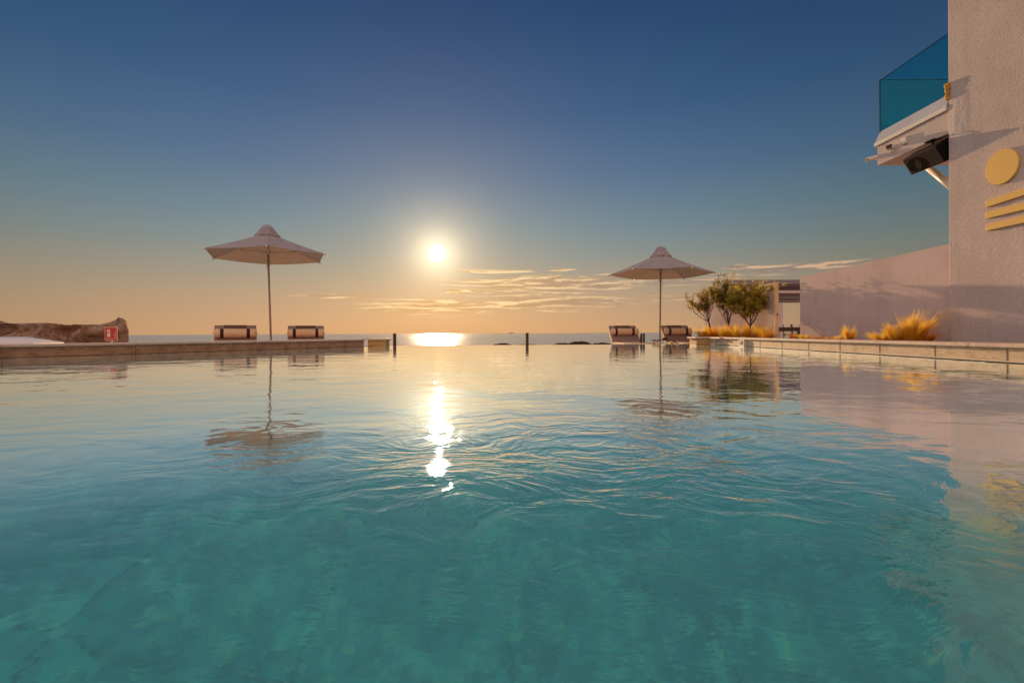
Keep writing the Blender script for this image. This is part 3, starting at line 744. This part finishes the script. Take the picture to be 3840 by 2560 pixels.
# table and chairs under the pergola
TD = 23.0
tb = empty('dining_table', (14.2, TD+.4, -.35)); tag(tb, 'long dark wooden table glimpsed through the gap between the walls', 'table')
b = MB(); b.box((-1.2, -.4, .775), (1.2, .4, .83), .005); b.build('tabletop', M['wood_dark'], tb)
b = MB(); b.box((-1.1, -.34, .62), (1.1, .34, .772), .004); b.build('apron', M['wood_dark'], tb)
for x_ in (-1.05, -.76, .3, 1.0):
    b = MB(); b.box((x_, -.33, 0), (x_+.11, -.22, .618), .004); b.build('leg', M['wood_dark'], tb)
def chair_proto():
    c = empty('dining_chair', (0, 0, 0)); tag(c, 'a', 'chair', 'chairs at the long table')
    b = MB(); b.box((-.22, -.22, .42), (.22, .22, .46), .01); b.build('seat', M['wood_dark'], c)
    b = MB(); b.box((-.20, -.2, .462), (.20, .2, .51), .02); b.build('seat_cushion', M['cream'], c)
    for s_ in (-1, 1):
        b = MB(); b.tube([(s_*.2, -.2, 0), (s_*.2, -.2, .42)], .02); b.build('leg', M['wood_dark'], c)
        b = MB(); b.tube([(s_*.2, .2, 0), (s_*.205, .2, .45), (s_*.215, .27, 1.0)], .024); b.build('leg', M['wood_dark'], c)
    b = MB()
    n_ = 12; rows = []
    for i in range(n_+1):
        a = -1+2*i/n_; top = 1.02 - .05*a*a
        rows.append([b.b.verts.new((a*.19, .255-.04*(1-a*a)*0+.05*(1-a*a), z)) for z in (.62, top)])
        rows[-1] += [b.b.verts.new((a*.19, .285+.05*(1-a*a), z)) for z in (top, .62)]
    for r0, r1 in zip(rows, rows[1:]):
        for k in range(4): b._f((r0[k], r0[(k+1) % 4], r1[(k+1) % 4], r1[k]))
    b._f(rows[0]); b._f(rows[-1][::-1])
    b.build('backrest', M['signwhite'], c)
    return c
ch = chair_proto()
for i, px in enumerate((2952, 2986)):
    c = ch if i == 0 else copy_tree(ch)
    c.location = ((px-1920)/F*24.35, 24.1, -.35)
    c['label'] = ('pale backed chair at the long table, nearer the beige post', 'pale backed chair at the long table, nearer the long garden wall')[i]

# ------------------------------------------------------------------ sunshades
def make_umbrella():
    u_ = empty('parasol', (0, 0, 0))
    RR = 1.55; ZR = 2.38; ZA = 3.02       # heights above the terrace (z -.35)
    V = [Vector((RR*math.cos(R(60*k)), RR*math.sin(R(60*k)), ZR)) for k in range(6)]
    b = MB(); n = 10; m_ = 8
    apex = Vector((0, 0, ZA))
    for k in range(6):
        A, B = V[k], V[(k+1) % 6]; g = []
        for i in range(1, n+1):
            s_ = .12 + .88*(i/n); row = []
            for j in range(m_+1):
                t_ = j/m_; e = 4*t_*(1-t_)
                p = apex.lerp(A.lerp(B, t_), s_)
                p.z -= .022*e*s_ ; p.z -= .05*math.sin(math.pi*s_)*.6
                # scalloped edge pulled in a little
                p.x *= 1-.018*e*s_; p.y *= 1-.018*e*s_
                row.append(b.b.verts.new(p))
            g.append(row)
        for r0, r1 in zip(g, g[1:]):
            for j in range(m_):
                f = b._f((r0[j], r0[j+1], r1[j+1], r1[j]))
    bmesh.ops.remove_doubles(b.b, verts=b.b.verts[:], dist=.0005)
    cn = b.build('canopy', M['canopy'], u_); solidify(cn, .004)
    b = MB()
    def mod(r, z, a, t_):
        wv = math.sin(a*9)*.5 + math.sin(a*14+1.)*.3
        return r*(1+.15*wv*t_**1.3), z + .030*wv*t_**3
    b.lathe([(.004, 3.212), (.05, 3.208), (.095, 3.187), (.132, 3.148), (.168, 3.09), (.204, 3.03), (.242, 2.975), (.274, 2.93), (.296, 2.898), (.300, 2.878)], 72, mod)
    vt = b.build('vent_cap', M['canopy'], cn); solidify(vt, .004)
    b = MB(); b.tube([(0, 0, -.47), (0, 0, 3.0)], .026, 14); b.build('pole', M['pole'], u_)
    b = MB(); b.box((-.3, -.3, 0), (.3, .3, .05), .01); b.tube([(0, 0, .05), (0, 0, .3)], .036, 14); bs_ = b.build('base', M['grey_metal'], u_); bs_.location.z = -.47
    b = MB(); b.tube([(0, 0, 2.43), (0, 0, 2.50)], .055, 14); b.build('runner', M['white_metal'], u_)
    b = MB(); b.tube([(0, 0, 2.86), (0, 0, 2.94)], .06, 14); b.build('hub', M['white_metal'], u_)
    for k in range(6):
        e = V[k]; dr = Vector((e.x, e.y, 0)).normalized()
        st = dr*.05 + Vector((0, 0, 2.90)); en = dr*(RR+.012) + Vector((0, 0, ZR-.016))
        ln = []
        for i in range(9):
            t_ = i/8; p = st.lerp(en, t_); p.z -= .05*math.sin(math.pi*t_)*.5 + .004
            ln.append(p)
        b = MB(); b.tube(ln, .018, 8); rb_ = b.build('rib', M['white_metal'], u_)
        mid = ln[4] - Vector((0, 0, .01))
        b = MB(); b.tube([dr*.05 + Vector((0, 0, 2.46)), mid], .016, 8); b.build('strut', M['white_metal'], rb_)
        b = MB(); b.tube([en - dr*.05, en + dr*.022], .02, 8); b.build('tip', M['white_metal'], rb_)
    b = MB(); b.tube([(.03, -.02, 2.44), (.07, -.03, 2.25), (.06, -.05, 2.08), (.035, -.03, 2.0), (-.02, -.04, 2.06), (-.05, -.03, 2.3), (-.03, 0, 2.44)], .005, 5); b.build('pull_cord', M['cream'], u_)
    return u_
um = make_umbrella()
d1 = 9.87
um.location = ((1016-1920)/F*d1, d1, .03); um.rotation_euler = (R(0), R(-2.2), R(28.5)-math.atan2(-918, F)+0)
a1 = math.atan2(-918, F)                       # bearing of the left one
um.matrix_world = Matrix.Translation(um.location) @ Matrix.Rotation(R(-1.5), 4, 'Y') @ Matrix.Rotation(R(-90) - a1 - R(1.5), 4, 'Z') @ Matrix.Scale(.807, 4)
tag(um, 'larger looking mauve parasol between the two left sun loungers', 'parasol', 'parasols by the pool')
u2 = copy_tree(um); d2 = 11.6
u2.matrix_world = Matrix.Translation(((2474-1920)/F*d2, d2, -.243)) @ Matrix.Rotation(R(.9), 4, 'Y') @ Matrix.Rotation(R(-16.5), 4, 'Z') @ Matrix.Scale(.836, 4)
for c_ in u2.children:
    if c_.name.startswith('base'): c_.location.z = -.128
u2['label'] = 'mauve parasol between the two sun loungers on the right'

# ------------------------------------------------------------------ sun loungers
def make_lounger():
    o = empty('sun_lounger', (0, 0, 0))
    # local: -y towards the sitter's feet, seat top at z .35
    b = MB(); b.box((-.375, -1.18, .17), (.375, .04, .225), .01); b.build('frame', M['white_metal'], o)
    for sx_ in (-1, 1):
        for y_ in (-1.10, -.06):
            b = MB(); b.box((sx_*.34-.025, y_, 0), (sx_*.34+.025, y_+.06, .169), .004); b.build('leg', M['white_metal'], o)
    b = MB(); b.box((-.37, -1.18, .228), (.37, .0, .35), .022); b.build('seat_cushion', M['cream'], o)
    ang = math.atan2(.50, .452)
    bm_ = Matrix.Translation((0, .01, .35)) @ Matrix.Rotation(-ang, 4, 'X')
    Lb = .665
    b = MB(); b.box((-.375, .012, -.02), (.375, .125, Lb), .012, mtx=bm_); bk = b.build('backrest', M['cream'], o)
    b = MB(); b.box((-.366, .0, -.01), (.366, .0118, Lb-.004), .003, mtx=bm_); b.build('back_cover', M['mauve'], bk)
    b = MB(); b.box((-.205, -.004, .30), (.195, -.0005, Lb-.002), .001, mtx=bm_); b.build('dark_panel', M['brown'], bk)
    # bolster
    bo = MB(); n = 18; prof_ = []
    for i in range(n+1):
        t_ = i/n; x_ = -.385 + .77*t_; e = abs(2*t_-1)
        prof_.append((x_, .092*(1-.95*max(0, (e-.88)/.12)**2.2)))
    c0 = bm_ @ Vector((0, -.075, .33))
    bo.tube([(x_, c0.y, c0.z) for x_, r_ in prof_], [max(.006, r_) for x_, r_ in prof_], 22)
    bl = bo.build('bolster', M['bolster'], o)
    for x_ in (-.235, .215):
        b = MB(); b.tube([(x_-.03, c0.y, c0.z), (x_+.03, c0.y, c0.z)], .0945, 22, True); b.build('strap', M['strap'], bl)
    return o
lo = make_lounger()
spec = [((884, 8.95), 'light sun lounger with strapped bolster at the far left, left of the left parasol pole'),
        ((1148, 9.85), 'light sun lounger with strapped bolster just right of the left parasol pole'),
        ((2350, 12.05), 'light sun lounger beside the double post, left of the right parasol pole'),
        ((2553, 12.05), 'light sun lounger beside the small table with the bowl, right of the right parasol pole')]
for i, ((px, dd_), lab) in enumerate(spec):
    o = lo if i == 0 else copy_tree(lo)
    az_ = math.atan((px-1920)/F)
    o.location = ((px-1920)/F*dd_, dd_, -.35)
    o.rotation_euler.z = (-az_ if i < 2 else R(0))
    tag(o, lab, 'sun lounger', 'sun loungers facing the pool')

# small table with bowl
tp_ = P(2496, 1273.5, 10.6)
st = empty('side_table', (tp_.x, tp_.y, -.35)); tag(st, 'small white framed side table with a thin dark top near the right parasol pole', 'side table')
hh_ = tp_.z+.35
b = MB(); b.box((-.26, -.2, hh_-.014), (.26, .24, hh_), .003); b.build('tabletop', M['wood_dark'], st)
for s_ in (-1, 1):
    b = MB(); x0 = s_*.215
    b.box((x0-.03, -.17, 0), (x0+.03, -.13, hh_-.0145), .004); b.box((x0-.03, .17, 0), (x0+.03, .21, hh_-.0145), .004); b.box((x0-.03, -.129, hh_-.075), (x0+.03, .169, hh_-.016), .003)
    b.build('leg_frame', M['cream'], st)
bw = MB(); bw.lathe([(0, 0), (.045, 0), (.056, .012), (.06, .035), (.058, .052), (.05, .054), (.048, .03), (0, .022)], 24)
o = bw.build('clay_bowl', M['glasscup']); o.location = (tp_.x-.03, tp_.y-.03, tp_.z+.0008)
tag(o, 'small dark clay bowl standing on the side table', 'bowl')

# posts at the infinity edge
for (px, ytop, d_, wd, lab) in [(1480, 1249.5, 9.95, .056, 'dark wooden post right of the end of the left pool wall'), (1977, 1247.3, 9.95, .06, 'dark wooden post standing alone in the middle of the pool edge')]:
    p = P(px, ytop, d_); b = MB(); b.box((-wd/2, -wd/2, 0), (wd/2, wd/2, p.z+.35), .004)
    b.mi = 0
    po = empty('edge_post', (p.x, p.y, -.35)); b.build('shaft', M['wood_dark'], po); tag(po, lab, 'post', 'posts along the infinity edge')
    b = MB(); b.box((-wd/2-.02, -wd/2-.02, 0), (wd/2+.02, wd/2+.02, .02), .003); b.build('foot_plate', M['grey_metal'], po)
    b = MB(); b.box((-wd/2-.009, -.012, .3), (-wd/2-.001, .02, p.z+.34)); b.build('edge_strip', M['cream'], po)
p = P(2409, 1248.5, 11.0)
po = empty('edge_post', (p.x, p.y, -.35)); tag(po, 'dark double post behind the third sun lounger with a pale strip down the middle', 'post', 'posts along the infinity edge')
b = MB(); b.box((-.055, -.03, 0), (-.012, .03, p.z+.35), .003); b.build('shaft', M['wood_dark'], po)
b = MB(); b.box((.006, -.03, 0), (.052, .03, p.z+.35), .003); b.build('shaft', M['wood_dark'], po)
b = MB(); b.box((-.0115, -.02, 0), (.0055, .02, p.z+.33)); b.build('edge_strip', M['cream'], po)

# ------------------------------------------------------------------ shore rocks and far islet
def rock(px0, px1, py, d_, seed, lab, peaks=2):
    xa_, xb_ = (px0-1920)/F*d_, (px1-1920)/F*d_; cx_ = (xa_+xb_)/2; hw = (xb_-xa_)/2; top = P((px0+px1)/2, py, d_).z
    b = MB(); n = 40; m_ = 14; rows = []
    for i in range(n+1):
        a = -1+2*i/n; row = []
        for j in range(m_+1):
            c = -1+2*j/m_
            e = max(0, 1-abs(a)**2.4)*max(0, 1-c*c)
            nv = noise.fractal(Vector((a*peaks+seed*3.1, c*1.2, seed)), .9, 2., 5)
            h_ = (top+4.6)*e**.55*(1-.42*max(0, nv+.25)) + .25*nv
            row.append(b.b.verts.new((a*hw, c*max(2.5, hw*.5), -.6+h_)))
        rows.append(row)
    for r0, r1 in zip(rows, rows[1:]):
        for j in range(m_): b._f((r0[j], r0[j+1], r1[j+1], r1[j]))
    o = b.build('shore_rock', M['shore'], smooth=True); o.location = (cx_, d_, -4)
    tag(o, lab, 'rock', 'dark rocks in the sea beyond the pool edge')
rock(1690, 1742, 1291.5, 150, 1, 'thin dark rock just breaking the sea in the sun glitter')
rock(1838, 1925, 1284.5, 150, 2, 'rounded dark rock left of the lone post in the sea')
rock(1915, 2035, 1288.5, 158, 3, 'low flat dark rock right behind the lone post', 4)
rock(2066, 2150, 1283.5, 150, 4, 'dark rock with a small horn at its left end in the sea', 3)
rock(2120, 2225, 1277.5, 152, 5, 'tallest dark rock in the sea, middle of the right hand rocks', 2)
rock(2205, 2305, 1282.5, 149, 6, 'low dark rock in the sea nearest the right loungers', 4)
p = P(1918, 1246.5, 9000); b = MB(); n = 24
up_ = []
for i in range(n+1):
    a = -1+2*i/n; up_.append((a*85, max(.5, 26*(1-abs(a)**1.4)*(.7+.5*noise.noise(Vector((a*3, 0, 2)))))))
vs0 = [b.b.verts.new((x, -40, 0)) for x, z in up_]; vs1 = [b.b.verts.new((x, 0, z)) for x, z in up_]; vs2 = [b.b.verts.new((x, 40, 0)) for x, z in up_]
for i in range(n): b._f((vs0[i], vs0[i+1], vs1[i+1], vs1[i])); b._f((vs1[i], vs1[i+1], vs2[i+1], vs2[i]))
o = b.build('islet', M['isle']); o.location = (p.x, 9000, -4.2); tag(o, 'tiny hazy islet on the sea horizon', 'islet')

# ------------------------------------------------------------------ plants
def leaf(b, p, d_, L_, W__, rnd):
    d_ = d_.normalized(); s_ = d_.cross(Vector((rnd.uniform(-1, 1), rnd.uniform(-1, 1), rnd.uniform(-1, 1)))).normalized()
    q = [p, p + d_*L_*.45 + s_*W__*.5, p + d_*L_, p + d_*L_*.45 - s_*W__*.5]
    f = b._f([b.b.verts.new(v) for v in q])
def olive(px, d_, base, height, spread, fork, lean, density, label, m_leaf, seed, ry=.55, nb=7, low=.42):
    rnd = random.Random(seed); X = (px-1920)/F*d_
    t_ = empty('olive_tree', (X, d_, base)); tag(t_, label, 'olive tree', 'young olive trees in the grass bed')
    tr = MB(); tips = []
    fk = Vector((lean[0]*.12, 0, fork)); tr.tube([(0, 0, -.1), (rnd.uniform(-.01, .01), 0, fork*.5), fk], [.026, .021, .018], 9)
    def grow(p, dr, ln, r_, lvl):
        n = 5; pts = [p]; q = p.copy(); dd_ = dr.copy()
        for i in range(n):
            dd_ = (dd_ + Vector((rnd.uniform(-.22, .22), rnd.uniform(-.22, .22), rnd.uniform(-.08, .20)))).normalized()
            q = q + dd_*ln/n; pts.append(q.copy())
        tr.tube(pts, [r_*(1-.65*i/n) for i in range(n+1)], 6 if lvl < 2 else 4)
        for i in range(1, n+1):
            if lvl >= 1:
                for k in range(density if lvl >= 2 else max(1, density//2)):
                    pp = pts[i-1].lerp(pts[i], rnd.random())
                    tips.append((pp, dd_))
            if lvl < 3 and i >= 2:
                for k in range(2 if lvl < 1 else 1):
                    if rnd.random() < .18: continue
                    nd = (dd_*.75 + Vector((rnd.uniform(-1, 1), rnd.uniform(-1, 1)*ry*1.4, rnd.uniform(-.3, .8)))).normalized()
                    grow(pts[i], nd, ln*rnd.uniform(.42, .62), r_*.45, lvl+1)
    H = height-fork
    for k in range(nb):
        a = (k+.5)/nb*2-1
        dr = Vector((a*spread/H*1.5 + lean[0], rnd.uniform(-.35, .35), 1. - .55*abs(a)*rnd.random())).normalized()
        grow(fk, dr, H*rnd.uniform(.50, .80)*(1-.2*abs(a)), .0115, 0)
    tr.build('trunk', M['bark'], t_)
    b = MB()
    for p, dd_ in tips:
        # crown envelope
        if p.z < low*height*.5 or (p.z > height*.95 and rnd.random() < .6) or noise.noise(p*7.) < -.22: continue
        ld = (dd_*.7 + Vector((rnd.uniform(-1, 1), rnd.uniform(-1, 1), rnd.uniform(-.6, 1)))).normalized()
        leaf(b, p, ld, rnd.uniform(.05, .085), rnd.uniform(.011, .018), rnd)
    b.build('crown', m_leaf, t_, recalc=False)
    return t_
zb = .10
olive(2664, 11.8, zb, 1.30, .48, .42, (-.34, 0), 1, 'sparse olive tree leaning left, leftmost of the three in the grass bed', M['olive'], 5, nb=6)
olive(2735, 11.0, zb, 1.34, .28, .32, (-.08, 0), 3, 'dense olive tree, middle of the three in the grass bed', M['olive'], 22, nb=7)
olive(2813, 10.35, zb, 1.21, .33, .28, (-.02, 0), 4, 'tallest olive tree with a bushy green top, rightmost of the three in the grass bed', M['olive_g'], 9, nb=8)

def grass(px, d_, h, rad, n, seed, label, m_, lean=(0., 0.), group='golden feather grass along the right pool wall', base=.10):
    rnd = random.Random(seed); X = (px-1920)/F*d_
    b = MB()
    dirs = [(rnd.random()*2*math.pi, rnd.uniform(.15, 1.), rnd.uniform(.6, 1.1)) for _ in range(9)]
    for i in range(n):
        a0, sp0, hm = rnd.choice(dirs) if rnd.random() < .8 else (rnd.random()*2*math.pi, rnd.uniform(.1, 1.1), rnd.uniform(.3, 1.1))
        a = a0 + rnd.gauss(0, .22); r_ = rad*.34*rnd.random()**.5
        p = Vector((r_*math.cos(a), r_*math.sin(a)*.6, 0))
        out = Vector((math.cos(a)*sp0*rnd.uniform(.7, 1.2)+lean[0]*rnd.uniform(.5, 1.3), math.sin(a)*sp0*.6+lean[1], 0))
        hh = h*hm*rnd.uniform(.6, 1.05); wd = rnd.uniform(.0014, .0030); sd_ = Vector((-math.sin(a+.7), math.cos(a+.7), 0))
        if rnd.random() < .5: sd_ = Vector((1, 0, 0))
        prev = None; ns = 5; cv = rnd.uniform(.8, 2.2)
        for k in range(ns+1):
            t_ = k/ns
            q = p + out*rad*1.1*(t_**cv) + Vector((0, 0, hh*(t_ - .22*t_**3*cv*.6)))
            ww = wd*(1-t_*.85)
            cur_ = (b.b.verts.new(q - sd_*ww), b.b.verts.new(q + sd_*ww))
            if prev: b._f((prev[0], prev[1], cur_[1], cur_[0]))
            prev = cur_
    o = b.build('tussock', m_, recalc=False); o.location = (X, d_, base)
    return tag(o, label, 'tussock', group)
rnd = random.Random(77)
left_bed = [(2632, 11.6, .20), (2655, 12.0, .24), (2680, 11.2, .25), (2702, 11.4, .23), (2724, 10.7, .26), (2748, 10.9, .24), (2770, 10.2, .25), (2795, 10.5, .26), (2822, 10.0, .24), (2848, 9.9, .24), (2868, 9.5, .20), (2880, 9.1, .16)]
desc = ['leftmost feather grass clump at the tip of the bed', 'feather grass clump just left of the leaning olive trunk', 'feather grass clump just right of the leaning olive trunk',
        'feather grass clump halfway between the first two olive trunks', 'feather grass clump in front of the middle olive trunk', 'feather grass clump just right of the middle olive trunk',
        'feather grass clump midway between the middle and right olive trunks', 'feather grass clump just left of the right olive trunk', 'feather grass clump at the foot of the right olive trunk',
        'feather grass clump just right of the right olive trunk', 'short feather grass clump in front of the wall left of the beige post', 'shortest rusty feather grass clump nearest the beige post']
for i, ((px, d_, h), lab) in enumerate(zip(left_bed, desc)):
    grass(px, d_, h*1.75, .23, 430, 100+i, lab, M['straw'] if i % 3 != 2 else M['straw_r'], (rnd.uniform(-.2, .2), 0))
gap = [(2972, 8.4, .20, .10, 200, 'thin feather grass clump in front of the gap in the walls', (.0, 0), 'straw_r'),
       (3025, 7.9, .15, .14, 380, 'low feather grass clump just right of the gap', (-.2, 0), 'straw'),
       (3070, 7.7, .12, .14, 380, 'low feather grass clump below the start of the long garden wall', (.1, 0), 'straw_r'),
       (3115, 7.4, .11, .13, 340, 'very low feather grass clump left of the upright tuft', (.1, 0), 'straw_r'),
       (3150, 7.2, .13, .12, 340, 'low rusty feather grass clump beside the upright tuft', (-.1, 0), 'straw'),
       (3186, 7.0, .30, .12, 420, 'single upright feather grass tuft in the middle of the long wall', (-.25, 0), 'straw'),
       (3310, 6.35, .20, .20, 620, 'spreading feather grass clump, leftmost of the large group by the tall building', (-.25, 0), 'straw'),
       (3365, 6.2, .33, .22, 900, 'tall golden feather grass clump in the middle of the large group', (.1, 0), 'straw'),
       (3425, 6.05, .52, .27, 1000, 'tallest feather grass clump swept to the right by the tall building', (.55, 0), 'straw'),
       (3470, 5.95, .20, .16, 360, 'rusty feather grass clump at the right end of the large group', (.35, 0), 'straw_r')]
for i, (px, d_, h, rad, n, lab, ln, mm) in enumerate(gap):
    grass(px, d_, h, rad, n, 300+i, lab, M[mm], ln)
